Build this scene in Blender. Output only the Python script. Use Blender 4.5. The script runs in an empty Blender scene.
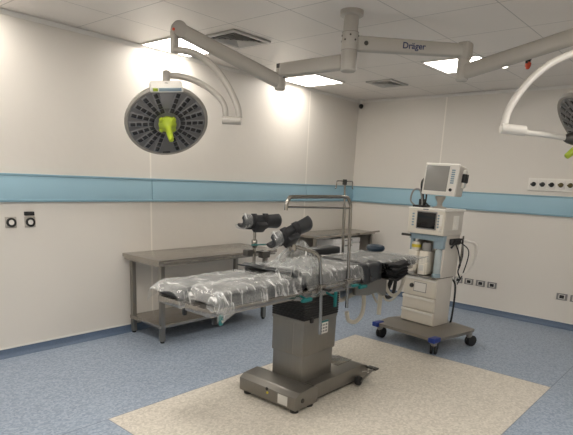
import bpy, bmesh, math, random
from mathutils import Vector, Matrix, noise
random.seed(7)
C = bpy.context.scene.collection
PI = math.pi
V = Vector

# ------------------------------------------------------------------ materials
def newmat(name):
    m = bpy.data.materials.new(name); m.use_nodes = True
    nt = m.node_tree
    return m, nt, nt.nodes['Principled BSDF']

def N(nt, kind, **kw):
    n = nt.nodes.new(kind)
    for k, v in kw.items():
        setattr(n, k, v)
    return n

def L(nt, a, b): nt.links.new(a, b)

def math_node(nt, op, a, b=None, c=None):
    n = N(nt, 'ShaderNodeMath', operation=op)
    for i, x in enumerate((a, b, c)):
        if x is None: continue
        if isinstance(x, (int, float)): n.inputs[i].default_value = x
        else: L(nt, x, n.inputs[i])
    return n.outputs[0]

def mix_col(nt, fac, a, b):
    n = N(nt, 'ShaderNodeMix', data_type='RGBA')
    for s, x in ((n.inputs[0], fac), (n.inputs[6], a), (n.inputs[7], b)):
        if isinstance(x, (int, float)): s.default_value = x
        elif isinstance(x, tuple): s.default_value = (*x, 1) if len(x) == 3 else x
        else: L(nt, x, s)
    return n.outputs[2]

def simple(name, col, rough=.5, metal=0, var=.06, scale=14, bump=0, bscale=200, spec=.5, coat=0):
    """principled material with a little procedural colour variation"""
    m, nt, b = newmat(name)
    tc = N(nt, 'ShaderNodeTexCoord')
    nz = N(nt, 'ShaderNodeTexNoise'); nz.inputs['Scale'].default_value = scale; nz.inputs['Detail'].default_value = 4
    L(nt, tc.outputs['Object'], nz.inputs['Vector'])
    d = tuple(c * (1 - var * 2) for c in col); l = tuple(min(1, c * (1 + var)) for c in col)
    L(nt, mix_col(nt, nz.outputs['Fac'], d, l), b.inputs['Base Color'])
    b.inputs['Roughness'].default_value = rough; b.inputs['Metallic'].default_value = metal
    b.inputs['Specular IOR Level'].default_value = spec
    if coat: b.inputs['Coat Weight'].default_value = coat
    if bump:
        n2 = N(nt, 'ShaderNodeTexNoise'); n2.inputs['Scale'].default_value = bscale
        L(nt, tc.outputs['Object'], n2.inputs['Vector'])
        bp = N(nt, 'ShaderNodeBump'); bp.inputs['Strength'].default_value = bump; bp.inputs['Distance'].default_value = .01
        L(nt, n2.outputs['Fac'], bp.inputs['Height']); L(nt, bp.outputs[0], b.inputs['Normal'])
    return m

def brushed(name, col, rough=.34, axis=0, metal=.9):
    m, nt, b = newmat(name)
    tc = N(nt, 'ShaderNodeTexCoord'); mp = N(nt, 'ShaderNodeMapping')
    sc = [90, 90, 90]; sc[axis] = 3
    mp.inputs['Scale'].default_value = sc
    L(nt, tc.outputs['Object'], mp.inputs['Vector'])
    nz = N(nt, 'ShaderNodeTexNoise'); nz.inputs['Scale'].default_value = 2; nz.inputs['Detail'].default_value = 5
    L(nt, mp.outputs[0], nz.inputs['Vector'])
    L(nt, mix_col(nt, nz.outputs['Fac'], tuple(c * .86 for c in col), tuple(c * 1.1 for c in col)), b.inputs['Base Color'])
    L(nt, math_node(nt, 'MULTIPLY_ADD', nz.outputs['Fac'], .2, rough - .1), b.inputs['Roughness'])
    b.inputs['Metallic'].default_value = metal
    return m

def emit(name, col, strength):
    m, nt, b = newmat(name)
    b.inputs['Base Color'].default_value = (*col, 1)
    b.inputs['Emission Color'].default_value = (*col, 1)
    b.inputs['Emission Strength'].default_value = strength
    return m

def wall_material(name, axis, seams, col):
    m, nt, b = newmat(name)
    g = N(nt, 'ShaderNodeNewGeometry'); sx = N(nt, 'ShaderNodeSeparateXYZ'); L(nt, g.outputs['Position'], sx.inputs[0])
    co = sx.outputs[axis]
    fac = None
    for s in seams:
        d = math_node(nt, 'ABSOLUTE', math_node(nt, 'SUBTRACT', co, s))
        a = math_node(nt, 'LESS_THAN', d, .009)
        fac = a if fac is None else math_node(nt, 'MAXIMUM', fac, a)
    nz = N(nt, 'ShaderNodeTexNoise'); nz.inputs['Scale'].default_value = 1.3; nz.inputs['Detail'].default_value = 3
    L(nt, g.outputs['Position'], nz.inputs['Vector'])
    base = mix_col(nt, nz.outputs['Fac'], tuple(c * .97 for c in col), tuple(c * 1.03 for c in col))
    L(nt, mix_col(nt, fac, base, tuple(min(1, c * 1.22) for c in col)), b.inputs['Base Color'])
    b.inputs['Roughness'].default_value = .36
    b.inputs['Specular IOR Level'].default_value = .42
    n2 = N(nt, 'ShaderNodeTexNoise'); n2.inputs['Scale'].default_value = 5
    L(nt, g.outputs['Position'], n2.inputs['Vector'])
    h = math_node(nt, 'ADD', n2.outputs['Fac'], math_node(nt, 'MULTIPLY', fac, .25))
    bp = N(nt, 'ShaderNodeBump'); bp.inputs['Strength'].default_value = .1; bp.inputs['Distance'].default_value = .03
    L(nt, h, bp.inputs['Height']); L(nt, bp.outputs[0], b.inputs['Normal'])
    return m

# vinyl floor: blue speckled sheet with a beige rectangle let into it
PX0, PX1, PY0, PY1 = -5.074, -2.168, -3.590, -1.633
def floor_material():
    m, nt, b = newmat('speckled_vinyl')
    g = N(nt, 'ShaderNodeNewGeometry'); sx = N(nt, 'ShaderNodeSeparateXYZ'); L(nt, g.outputs['Position'], sx.inputs[0])
    x, y = sx.outputs[0], sx.outputs[1]
    inx = math_node(nt, 'MULTIPLY', math_node(nt, 'GREATER_THAN', x, PX0), math_node(nt, 'LESS_THAN', x, PX1))
    iny = math_node(nt, 'MULTIPLY', math_node(nt, 'GREATER_THAN', y, PY0), math_node(nt, 'LESS_THAN', y, PY1))
    inside = math_node(nt, 'MULTIPLY', inx, iny)
    def near(co, v, w=.004): return math_node(nt, 'LESS_THAN', math_node(nt, 'ABSOLUTE', math_node(nt, 'SUBTRACT', co, v)), w)
    seam = math_node(nt, 'MULTIPLY', iny, math_node(nt, 'MAXIMUM', near(x, PX0), near(x, PX1)))
    s2 = math_node(nt, 'MULTIPLY', math_node(nt, 'LESS_THAN', x, PX1), near(y, PY1))
    s3 = math_node(nt, 'MULTIPLY', math_node(nt, 'GREATER_THAN', x, PX0), near(y, PY0))
    seam = math_node(nt, 'MAXIMUM', seam, math_node(nt, 'MAXIMUM', s2, s3))
    v = N(nt, 'ShaderNodeTexVoronoi'); v.inputs['Scale'].default_value = 75
    L(nt, g.outputs['Position'], v.inputs['Vector'])
    sv = N(nt, 'ShaderNodeSeparateColor'); L(nt, v.outputs['Color'], sv.inputs[0])
    nz = N(nt, 'ShaderNodeTexNoise'); nz.inputs['Scale'].default_value = 38; nz.inputs['Detail'].default_value = 3
    L(nt, g.outputs['Position'], nz.inputs['Vector'])
    sp = math_node(nt, 'ADD', math_node(nt, 'MULTIPLY', sv.outputs[0], .6), math_node(nt, 'MULTIPLY', nz.outputs['Fac'], .4))
    blue = mix_col(nt, sp, FL_BLUE[0], FL_BLUE[1])
    tan = mix_col(nt, sp, FL_TAN[0], FL_TAN[1])
    c = mix_col(nt, inside, blue, tan)
    c = mix_col(nt, math_node(nt, 'MULTIPLY', seam, .55), c, (.10, .12, .15))
    L(nt, c, b.inputs['Base Color'])
    b.inputs['Roughness'].default_value = .42; b.inputs['Specular IOR Level'].default_value = .35
    bp = N(nt, 'ShaderNodeBump'); bp.inputs['Strength'].default_value = .06; bp.inputs['Distance'].default_value = .003
    L(nt, nz.outputs['Fac'], bp.inputs['Height']); L(nt, bp.outputs[0], b.inputs['Normal'])
    return m

TILE = .6225; TX0 = -3.70; TY0 = -1.235
def ceiling_material():
    m, nt, b = newmat('metal_ceiling_tiles')
    g = N(nt, 'ShaderNodeNewGeometry'); sx = N(nt, 'ShaderNodeSeparateXYZ'); L(nt, g.outputs['Position'], sx.inputs[0])
    def line(co, o):
        f = math_node(nt, 'FRACT', math_node(nt, 'DIVIDE', math_node(nt, 'SUBTRACT', co, o - 50 * TILE), TILE))
        d = math_node(nt, 'MINIMUM', f, math_node(nt, 'SUBTRACT', 1, f))
        return math_node(nt, 'LESS_THAN', d, .006)
    ln = math_node(nt, 'MAXIMUM', line(sx.outputs[0], TX0), line(sx.outputs[1], TY0))
    nz = N(nt, 'ShaderNodeTexNoise'); nz.inputs['Scale'].default_value = 2
    L(nt, g.outputs['Position'], nz.inputs['Vector'])
    base = mix_col(nt, nz.outputs['Fac'], tuple(c * .97 for c in CEIL), tuple(c * 1.03 for c in CEIL))
    L(nt, mix_col(nt, math_node(nt, 'MULTIPLY', ln, .5), base, (.12, .115, .11)), b.inputs['Base Color'])
    b.inputs['Roughness'].default_value = .38
    bp = N(nt, 'ShaderNodeBump'); bp.inputs['Strength'].default_value = .4; bp.inputs['Distance'].default_value = .004; bp.invert = True
    L(nt, ln, bp.inputs['Height']); L(nt, bp.outputs[0], b.inputs['Normal'])
    return m

def plastic_material():
    """thin clear wrapping film, crinkled, with milky streaks"""
    m, nt, b = newmat('clear_film')
    out = nt.nodes['Material Output']
    tc = N(nt, 'ShaderNodeTexCoord')
    nz = N(nt, 'ShaderNodeTexNoise'); nz.inputs['Scale'].default_value = 6; nz.inputs['Detail'].default_value = 4; nz.inputs['Distortion'].default_value = 1.0
    L(nt, tc.outputs['Object'], nz.inputs['Vector'])
    rid = math_node(nt, 'SUBTRACT', 1, math_node(nt, 'MULTIPLY', math_node(nt, 'ABSOLUTE', math_node(nt, 'SUBTRACT', nz.outputs['Fac'], .5)), 7))
    rid = math_node(nt, 'MAXIMUM', rid, 0)
    n2 = N(nt, 'ShaderNodeTexNoise'); n2.inputs['Scale'].default_value = 7; n2.inputs['Detail'].default_value = 5
    L(nt, tc.outputs['Object'], n2.inputs['Vector'])
    lw = N(nt, 'ShaderNodeLayerWeight'); lw.inputs['Blend'].default_value = .35
    mp = N(nt, 'ShaderNodeMapping'); mp.inputs['Scale'].default_value = (26, 9, 5)
    L(nt, tc.outputs['Object'], mp.inputs['Vector'])
    n3 = N(nt, 'ShaderNodeTexNoise'); n3.inputs['Scale'].default_value = 1; n3.inputs['Detail'].default_value = 4; n3.inputs['Distortion'].default_value = 1.2
    L(nt, mp.outputs[0], n3.inputs['Vector'])
    streak = N(nt, 'ShaderNodeMapRange'); streak.interpolation_type = 'SMOOTHSTEP'
    streak.inputs['From Min'].default_value = .54; streak.inputs['From Max'].default_value = .70
    L(nt, n3.outputs['Fac'], streak.inputs['Value'])
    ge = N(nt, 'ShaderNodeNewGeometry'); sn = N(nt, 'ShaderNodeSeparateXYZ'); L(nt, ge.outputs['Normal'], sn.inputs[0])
    top_sheen = math_node(nt, 'MAXIMUM', math_node(nt, 'ABSOLUTE', sn.outputs[2]), 0)  # upward faces get extra white in place of reflected ceiling light
    fac = math_node(nt, 'ADD', math_node(nt, 'MULTIPLY', rid, .12), math_node(nt, 'MULTIPLY', lw.outputs['Facing'], .16))
    fac = math_node(nt, 'ADD', fac, math_node(nt, 'MULTIPLY', streak.outputs[0], .55))
    fac = math_node(nt, 'ADD', fac, math_node(nt, 'MULTIPLY', top_sheen, math_node(nt, 'MULTIPLY', n2.outputs['Fac'], .30)))
    fac = math_node(nt, 'MINIMUM', math_node(nt, 'ADD', fac, .01), .7)
    tr = N(nt, 'ShaderNodeBsdfTransparent'); tr.inputs[0].default_value = (.97, .98, .98, 1)
    mx = N(nt, 'ShaderNodeMixShader')
    b.inputs['Base Color'].default_value = (.78, .78, .76, 1); b.inputs['Roughness'].default_value = .12
    b.inputs['Specular IOR Level'].default_value = .9
    bp = N(nt, 'ShaderNodeBump'); bp.inputs['Strength'].default_value = .55; bp.inputs['Distance'].default_value = .02
    L(nt, nz.outputs['Fac'], bp.inputs['Height']); L(nt, bp.outputs[0], b.inputs['Normal'])
    L(nt, fac, mx.inputs[0]); L(nt, tr.outputs[0], mx.inputs[1]); L(nt, b.outputs[0], mx.inputs[2])
    L(nt, mx.outputs[0], out.inputs['Surface'])
    return m

WALL = (.715, .675, .618); CEIL = (.80, .745, .69)
FL_BLUE = ((.175, .225, .30), (.41, .47, .555)); FL_TAN = ((.43, .395, .335), (.74, .69, .605))
M = {}
M['floor'] = floor_material(); M['ceiling'] = ceiling_material()
M['wall_left'] = wall_material('wall_panels_left', 0, (-3.60, -1.135, -6.065), WALL)
M['wall_right'] = wall_material('wall_panels_right', 1, (-1.366, -3.83), WALL)
M['band'] = simple('blue_rail', (.335, .525, .625), .42, var=.03, scale=3)
M['band_edge'] = simple('blue_rail_edge', (.22, .37, .45), .4, var=.03)
M['skirt'] = simple('blue_skirting', (.10, .145, .22), .45, var=.12, scale=60)
M['trimwhite'] = simple('white_strip', (.78, .75, .70), .4, var=.02)
M['steel'] = brushed('brushed_steel', (.40, .375, .34), .25, 0)
M['steel_v'] = brushed('brushed_steel_upright', (.30, .285, .26), .34, 2)
M['steel_base'] = brushed('satin_steel_housing', (.25, .236, .215), .38, 2, .85)
M['steel_plate'] = brushed('trolley_plate', (.27, .25, .22), .36, 1, .7)
M['chrome'] = simple('chrome_tube', (.34, .32, .29), .2, 1, var=.03)
M['dark_metal'] = simple('dark_metal', (.07, .066, .06), .4, .6)
M['black'] = simple('black_rubber', (.012, .012, .013), .5, var=.1)
M['vinyl'] = simple('black_vinyl_pad', (.022, .024, .027), .36, var=.1, bump=.1, bscale=40)
M['bellows'] = simple('black_bellows', (.008, .008, .009), .6, var=.1)
M['fabric'] = simple('black_fabric', (.012, .012, .014), .8, var=.2, bump=.3, bscale=300)
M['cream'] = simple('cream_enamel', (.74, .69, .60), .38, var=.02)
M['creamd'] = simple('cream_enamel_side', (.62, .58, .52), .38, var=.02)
M['white'] = simple('white_plastic', (.84, .81, .75), .35, var=.02)
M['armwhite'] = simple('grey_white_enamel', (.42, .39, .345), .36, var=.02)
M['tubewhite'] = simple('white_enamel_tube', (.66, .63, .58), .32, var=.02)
M['grey'] = simple('grey_plastic', (.25, .24, .23), .45)
M['seamgrey'] = simple('gap_grey', (.28, .26, .23), .5)
M['lampface'] = simple('lamp_face_grey', (.135, .13, .13), .38, var=.05)
M['lamppale'] = simple('lamp_face_pale', (.19, .185, .185), .35, var=.05)
M['led'] = simple('dark_led_lens', (.018, .018, .02), .18, var=.1)
M['green'] = simple('lime_green_handle', (.40, .50, .035), .4, var=.04)
M['screen'] = simple('grey_lcd', (.33, .32, .30), .22, var=.08, scale=5)
M['screenblk'] = simple('dark_screen', (.006, .006, .007), .12)
M['paleblue'] = simple('pale_blue_panel', (.27, .36, .42), .4, var=.03)
M['blue'] = simple('blue_bumper', (.01, .035, .24), .4)
M['yellow'] = simple('yellow_cap', (.62, .50, .03), .4)
M['ochre'] = simple('ochre_cap', (.10, .075, .02), .45)
M['papwhite'] = simple('bright_white_laminate', (.86, .84, .82), .5, var=.01)
M['benchgrey'] = simple('grey_panel', (.36, .33, .29), .45)
M['teal'] = simple('teal_lever', (.008, .15, .15), .4)
M['label'] = simple('white_sticker', (.62, .60, .56), .5, var=.02)
M['red'] = simple('orange_red_plastic', (.62, .07, .02), .45)
M['navy'] = simple('dark_blue_pad', (.015, .035, .06), .4)
M['hose'] = simple('cream_hose', (.55, .52, .45), .45, var=.05)
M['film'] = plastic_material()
M['diffuser'] = emit('light_diffuser', (1, .945, .87), 8.5)
M['diffuser_fill'] = emit('light_diffuser_fill', (1, .945, .87), 19)  # boosted emission for the added unseen fill panels
M['vent'] = simple('white_grille', (.48, .46, .43), .45, var=.03)
M['ventdark'] = simple('duct_dark', (.03, .03, .03), .7)
M['logo'] = simple('navy_lettering', (.02, .03, .10), .5)
M['ink'] = simple('grey_print', (.2, .2, .2), .6)
M['glasspot'] = simple('clear_canister', (.42, .48, .50), .15, var=.1)

# ------------------------------------------------------------------ mesh building
class MB:
    def __init__(s): s.bm = bmesh.new()
    def add(s, other, mat=None):
        vs = [s.bm.verts.new(mat @ v.co if mat else v.co) for v in other.verts]
        other.verts.index_update()
        for f in other.faces:
            try: s.bm.faces.new([vs[v.index] for v in f.verts])
            except ValueError: pass
        other.free(); return s
    def box(s, x0, x1, y0, y1, z0, z1, bev=.004, seg=2, mat=None, taper=None):
        b = bmesh.new(); bmesh.ops.create_cube(b, size=1)
        for v in b.verts:
            tx = ty = 1
            if taper and v.co.z > 0: tx, ty = taper
            v.co = V(((x0 + x1) / 2 + v.co.x * (x1 - x0) * tx, (y0 + y1) / 2 + v.co.y * (y1 - y0) * ty, (z0 + z1) / 2 + v.co.z * (z1 - z0)))
        bev = min(bev, .45 * min(abs(x1 - x0), abs(y1 - y0), abs(z1 - z0)))
        if bev > 0: bmesh.ops.bevel(b, geom=b.edges[:], offset=bev, segments=seg, profile=.6, affect='EDGES')
        return s.add(b, mat)
    def beam(s, p0, p1, w, h, bev=.01, w1=None, h1=None, up=V((0, 0, 1))):
        """rectangular beam from p0 to p1, width across, height along up"""
        p0, p1 = V(p0), V(p1); d = (p1 - p0); ln = d.length; d = d / ln
        if abs(d.dot(up)) > .98: up = V((1, 0, 0)) if abs(up.x) < .5 else V((0, 1, 0))
        side = d.cross(up).normalized(); u2 = side.cross(d)
        w1 = w if w1 is None else w1; h1 = h if h1 is None else h1
        b = bmesh.new(); bmesh.ops.create_cube(b, size=1)
        for v in b.verts:
            e = v.co.x > 0
            v.co = V((v.co.x * ln, v.co.y * (w1 if e else w), v.co.z * (h1 if e else h)))
        if bev: bmesh.ops.bevel(b, geom=b.edges[:], offset=bev, segments=3, profile=.5, affect='EDGES')
        mt = Matrix((d, side, u2)).transposed().to_4x4(); mt.translation = (p0 + p1) / 2
        return s.add(b, mt)
    def tube(s, pts, r, n=10, cap=True, smooth=0, r1=None):
        pts = [V(p) for p in pts]
        if smooth: pts = spline(pts, smooth)
        rings = []; k = len(pts)
        up = None
        for i, p in enumerate(pts):
            d = (pts[min(i + 1, k - 1)] - pts[max(i - 1, 0)]).normalized()
            if up is None:
                up = V((0, 0, 1)) if abs(d.z) < .9 else V((1, 0, 0))
            a = d.cross(up).normalized(); up = a.cross(d).normalized()
            rr = r if r1 is None else r + (r1 - r) * i / (k - 1)
            rings.append([s.bm.verts.new(p + (a * math.cos(t) + up * math.sin(t)) * rr) for t in (2 * PI * j / n for j in range(n))])
        for i in range(k - 1):
            for j in range(n):
                s.bm.faces.new((rings[i][j], rings[i][(j + 1) % n], rings[i + 1][(j + 1) % n], rings[i + 1][j]))
        if cap:
            s.bm.faces.new(rings[0][::-1]); s.bm.faces.new(rings[-1])
        return s
    def lathe(s, prof, c=(0, 0, 0), n=24, axis=V((0, 0, 1)), cap=True):
        """prof = [(radius, height along axis)]"""
        q = V((0, 0, 1)).rotation_difference(V(axis)); c = V(c)
        rings = []
        for r, h in prof:
            rings.append([s.bm.verts.new(c + q @ V((r * math.cos(t), r * math.sin(t), h))) for t in (2 * PI * j / n for j in range(n))])
        for i in range(len(rings) - 1):
            for j in range(n):
                s.bm.faces.new((rings[i][j], rings[i][(j + 1) % n], rings[i + 1][(j + 1) % n], rings[i + 1][j]))
        if cap:
            s.bm.faces.new(rings[0][::-1]); s.bm.faces.new(rings[-1])
        return s
    def prism(s, poly, z0, z1, axis='z', bev=0):
        """extrude a polygon; axis z: poly is (x,y); y: (x,z); x: (y,z)"""
        b = bmesh.new()
        def mk(p, h): return {'z': (p[0], p[1], h), 'y': (p[0], h, p[1]), 'x': (h, p[0], p[1])}[axis]
        a = [b.verts.new(mk(p, z0)) for p in poly]; t = [b.verts.new(mk(p, z1)) for p in poly]
        b.faces.new(a[::-1]); b.faces.new(t)
        for i in range(len(poly)):
            j = (i + 1) % len(poly); b.faces.new((a[i], a[j], t[j], t[i]))
        bmesh.ops.recalc_face_normals(b, faces=b.faces[:])
        if bev: bmesh.ops.bevel(b, geom=b.edges[:], offset=bev, segments=2, profile=.6, affect='EDGES')
        return s.add(b)
    def grid(s, f, nu, nv):
        g = [[s.bm.verts.new(f(i / (nu - 1), j / (nv - 1))) for j in range(nv)] for i in range(nu)]
        for i in range(nu - 1):
            for j in range(nv - 1):
                s.bm.faces.new((g[i][j], g[i + 1][j], g[i + 1][j + 1], g[i][j + 1]))
        return s
    def build(s, name, mat, parent=None, world=False, angle=38):
        if world and parent is not None:
            o = V((0, 0, 0)); p = parent
            while p: o = o + p.location; p = p.parent
            bmesh.ops.translate(s.bm, verts=s.bm.verts[:], vec=-o)
        bmesh.ops.recalc_face_normals(s.bm, faces=s.bm.faces[:])
        me = bpy.data.meshes.new(name); s.bm.to_mesh(me); s.bm.free()
        me.polygons.foreach_set('use_smooth', [True] * len(me.polygons))
        me.set_sharp_from_angle(angle=math.radians(angle))
        me.materials.append(mat)
        ob = bpy.data.objects.new(name, me); C.objects.link(ob)
        if parent is not None: ob.parent = parent
        return ob

def spline(pts, sub=6):
    out = []
    P = [pts[0] * 2 - pts[1]] + list(pts) + [pts[-1] * 2 - pts[-2]]
    for i in range(1, len(P) - 2):
        a, b, c, d = P[i - 1:i + 3]
        for k in range(sub):
            t = k / sub
            out.append(.5 * ((2 * b) + (c - a) * t + (2 * a - 5 * b + 4 * c - d) * t * t + (3 * b - a - 3 * c + d) * t ** 3))
    out.append(pts[-1]); return out

def thing(name, label, cat, loc=(0, 0, 0), rz=0, group=None):
    o = bpy.data.objects.new(name, None); C.objects.link(o)
    o.empty_display_size = .1
    o.location = loc; o.rotation_euler = (0, 0, rz); o['label'] = label; o['category'] = cat
    if group: o['group'] = group
    return o
def tag(o, label, cat, group=None):
    o['label'] = label; o['category'] = cat
    if group: o['group'] = group
    return o
def struct(o): o['kind'] = 'structure'; return o
def lab(o, t): o['label'] = t; return o
def copy_tree(o, parent=None):
    c = o.copy(); C.objects.link(c); c.parent = parent
    for ch in list(o.children): copy_tree(ch, c)
    return c
def lettering(text, size, mat, parent, mw, name='lettering'):
    cu = bpy.data.curves.new(name, 'FONT'); cu.body = text; cu.size = size; cu.extrude = .0008
    cu.align_x = 'CENTER'; cu.align_y = 'CENTER'; cu.offset = size * .018
    cu.materials.append(mat)
    tmp = bpy.data.objects.new(name, cu); C.objects.link(tmp)
    me = bpy.data.meshes.new_from_object(tmp.evaluated_get(bpy.context.evaluated_depsgraph_get()))
    bpy.data.objects.remove(tmp); me.name = name
    if not me.materials: me.materials.append(mat)
    o = bpy.data.objects.new(name, me); C.objects.link(o); o.parent = parent; o.matrix_local = mw
    return o

# ------------------------------------------------------------------ camera
F_PX = 515.83; CY = 298.95; CAM = V((-6.6993, -4.5299, 1.5908))
yaw, pit, rol = math.radians(40.658), math.radians(-13.054), math.radians(2.626)
fw = V((math.cos(pit) * math.cos(yaw), math.cos(pit) * math.sin(yaw), math.sin(pit)))
r0 = V((math.sin(yaw), -math.cos(yaw), 0)); u0 = r0.cross(fw)
rt = r0 * math.cos(rol) + u0 * math.sin(rol); upv = -r0 * math.sin(rol) + u0 * math.cos(rol)
cd = bpy.data.cameras.new('camera'); cam = bpy.data.objects.new('camera', cd); C.objects.link(cam)
mw = Matrix((rt, upv, -fw)).transposed().to_4x4(); mw.translation = CAM
cam.matrix_world = mw
cd.sensor_fit = 'HORIZONTAL'; cd.sensor_width = 36; cd.lens = F_PX / 573 * 36; cd.clip_start = .05; cd.shift_y = (CY - 217.5) / 573
bpy.context.scene.camera = cam

# ------------------------------------------------------------------ the room
H = 2.759; XB = -8.4; YB = -6.1
def slab(name, x0, x1, y0, y1, z0, z1, mat):
    return struct(MB().box(x0, x1, y0, y1, z0, z1, 0).build(name, mat))
slab('floor', XB - .1, .1, YB - .1, .1, -.1, 0, M['floor'])
slab('ceiling', XB - .1, .1, YB - .1, .1, H, H + .1, M['ceiling'])
slab('wall_left', XB - .1, .1, 0, .1, 0, H, M['wall_left'])
slab('wall_right', 0, .1, YB - .1, 0, 0, H, M['wall_right'])
slab('wall_back', XB - .1, XB, YB - .1, 0, 0, H, M['wall_left'])
slab('wall_near', XB, 0, YB - .1, YB, 0, H, M['wall_right'])
# coved blue skirting with the white strip over it
cov = [(0, 0), (-.05, 0), (-.022, .010), (-.010, .026), (-.007, .068), (0, .068)]
struct(MB().prism([(y, z) for y, z in cov], XB, 0, 'x').build('baseboard_left', M['skirt']))
b = MB(); b.prism([(x, z) for x, z in cov], YB, 0, 'y'); struct(b.build('baseboard_right', M['skirt']))
struct(MB().box(XB, 0, -.006, 0, .068, .084, .002).build('trim_1', M['trimwhite']))
struct(MB().box(-.006, 0, YB, 0, .068, .084, .002).build('trim_2', M['trimwhite']))
# blue impact rails
def rail(name, axis, seams):
    t = .022
    cuts = [XB if axis == 'x' else YB] + seams + [-.0]
    o = None
    body = MB()
    for a, c in zip(cuts[:-1], cuts[1:]):
        if axis == 'x': body.box(a + .002, c - .002, -t, 0, 1.325, 1.524, .006)
        else: body.box(-t, 0, a + .002, c - .002, 1.325, 1.524, .006)
    o = struct(body.build(name, M['band']))
    e = MB()
    for z0, z1 in ((1.519, 1.539), (1.309, 1.329)):
        if axis == 'x': e.box(XB, -.0, -t - .006, 0, z0, z1, .005)
        else: e.box(-t - .006, 0, YB, 0, z0, z1, .005)
    e.build('edge_profile', M['band_edge'], o)
rail('trim_3', 'x', [-6.065, -3.60, -1.135]); rail('trim_4', 'y', [-3.83, -1.366])
# pale cove between wall and ceiling, rounded inner corner
cv = [(0, H - .004), (-.028, H - .004), (-.026, H - .010), (-.012, H - .024), (-.008, H - .034), (0, H - .034)]
struct(MB().prism(cv, XB, 0, 'x').build('trim_5', M['trimwhite']))
struct(MB().prism(cv, YB, 0, 'y').build('trim_6', M['trimwhite']))

# ------------------------------------------------------------------ ceiling lights
def ceiling_light(x, y, label, w=.535, strength=None):
    t = thing('ceiling_light', label, 'ceiling light', (x, y, H - .012), 0, 'square ceiling light panels')
    f = MB(); a = w / 2 + .02; b_ = w / 2
    for q in ((-a, a, -a, -b_), (-a, a, b_, a), (-a, -b_, -b_, b_), (b_, a, -b_, b_)): f.box(*q, 0, .012, .002)
    f.build('frame', M['trimwhite'], t)
    MB().box(-b_, b_, -b_, b_, .001, .009, .001).build('diffuser', M['diffuser_fill'] if strength else M['diffuser'], t)
    return t
ceiling_light(-3.43, -.315, 'square ceiling light panel behind the raised arm of the round lamp')
ceiling_light(-1.57, -.36, 'square ceiling light panel near the corner, below the horizontal lamp arm')
ceiling_light(-1.535, -2.205, 'square ceiling light panel behind the elbow of the lettered arm')
for x, y in ((-5.30, -.315), (-5.30, -2.205), (-3.43, -4.7), (-5.30, -4.7), (-7.2, -2.205), (-7.2, -4.7)):  # unseen panels; all but the first added as brighter fill light
    ceiling_light(x, y, 'unseen square ceiling light panel outside the view', strength=None if y > -1 else 1)

# ------------------------------------------------------------------ ceiling vents
def vent(x, y, w, d, label):
    t = thing('ceiling_vent', label, 'air vent', (x, y, H - .02), 0, 'square air vents in the ceiling')
    MB().box(-w / 2, w / 2, -d / 2, d / 2, .015, .0199, 0).build('duct_opening', M['ventdark'], t)
    f = MB(); e = .045
    f.box(-w/2-e, w/2+e, -d/2-e, -d/2, .004, .0195, .003); f.box(-w/2-e, w/2+e, d/2, d/2+e, .004, .0195, .003)
    f.box(-w/2-e, -w/2, -d/2, d/2, .004, .0195, .003); f.box(w/2, w/2+e, -d/2, d/2, .004, .0195, .003)
    f.build('frame', M['vent'], t)
    s = MB(); n = 5
    for i in range(1, n):
        k = i / n; a, c = w / 2 * (1 - k), d / 2 * (1 - k); q = .012
        for (x0, y0), (x1, y1) in (((-a, -c), (a, -c)), ((a, -c), (a, c)), ((a, c), (-a, c)), ((-a, c), (-a, -c))):
            mid = V(((x0 + x1) / 2, (y0 + y1) / 2, 0)).normalized()
            s.beam((x0, y0, .006), (x1, y1, .006), .022, .0025, 0, up=(mid * .75 + V((0, 0, 1))).normalized())
    s.build('louvre', M['vent'], t)
vent(-3.365, -.96, .35, .32, 'square louvred ceiling vent beside the left lamp arm')
vent(-1.02, -1.07, .30, .26, 'square louvred ceiling vent near the room corner')

# corner camera
t = thing('security_camera', 'small black dome camera on a stem in the room corner', 'camera', (-.075, -.095, H))
MB().lathe([(.035, 0), (.035, -.012), (.014, -.018), (.012, -.07)], n=16).build('stem', M['trimwhite'], t)
MB().lathe([(.006, -.06), (.024, -.068), (.033, -.085), (.030, -.105), (.016, -.122), (.003, -.127)], n=16).build('dome', M['black'], t)
# detector
t = thing('ceiling_detector', 'small red and black fitting under the ceiling beside the right lamp arm', 'detector', (-1.56, -2.84, H))
MB().lathe([(.055, 0), (.055, -.012), (.02, -.02), (.018, -.05)], n=16).build('base', M['black'], t)
MB().box(-.06, .04, -.012, .012, -.03, -.018, .004).box(-.055, -.04, -.01, .01, -.07, -.028, .003).build('bracket', M['black'], t)
MB().lathe([(.014, -.05), (.026, -.06), (.024, -.085), (.014, -.108), (.004, -.112)], n=16).build('bulb', M['red'], t)
# tiny downlight
t = thing('downlight', 'tiny round downlight in the ceiling beyond the lettered arm', 'ceiling light', (-1.27, -2.52, H))
MB().lathe([(.045, 0), (.045, -.006), (.036, -.010)], n=20).build('trim_ring', M['trimwhite'], t)
MB().lathe([(.034, -.006), (.034, -.011)], n=20).build('diffuser', M['diffuser'], t)

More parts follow.
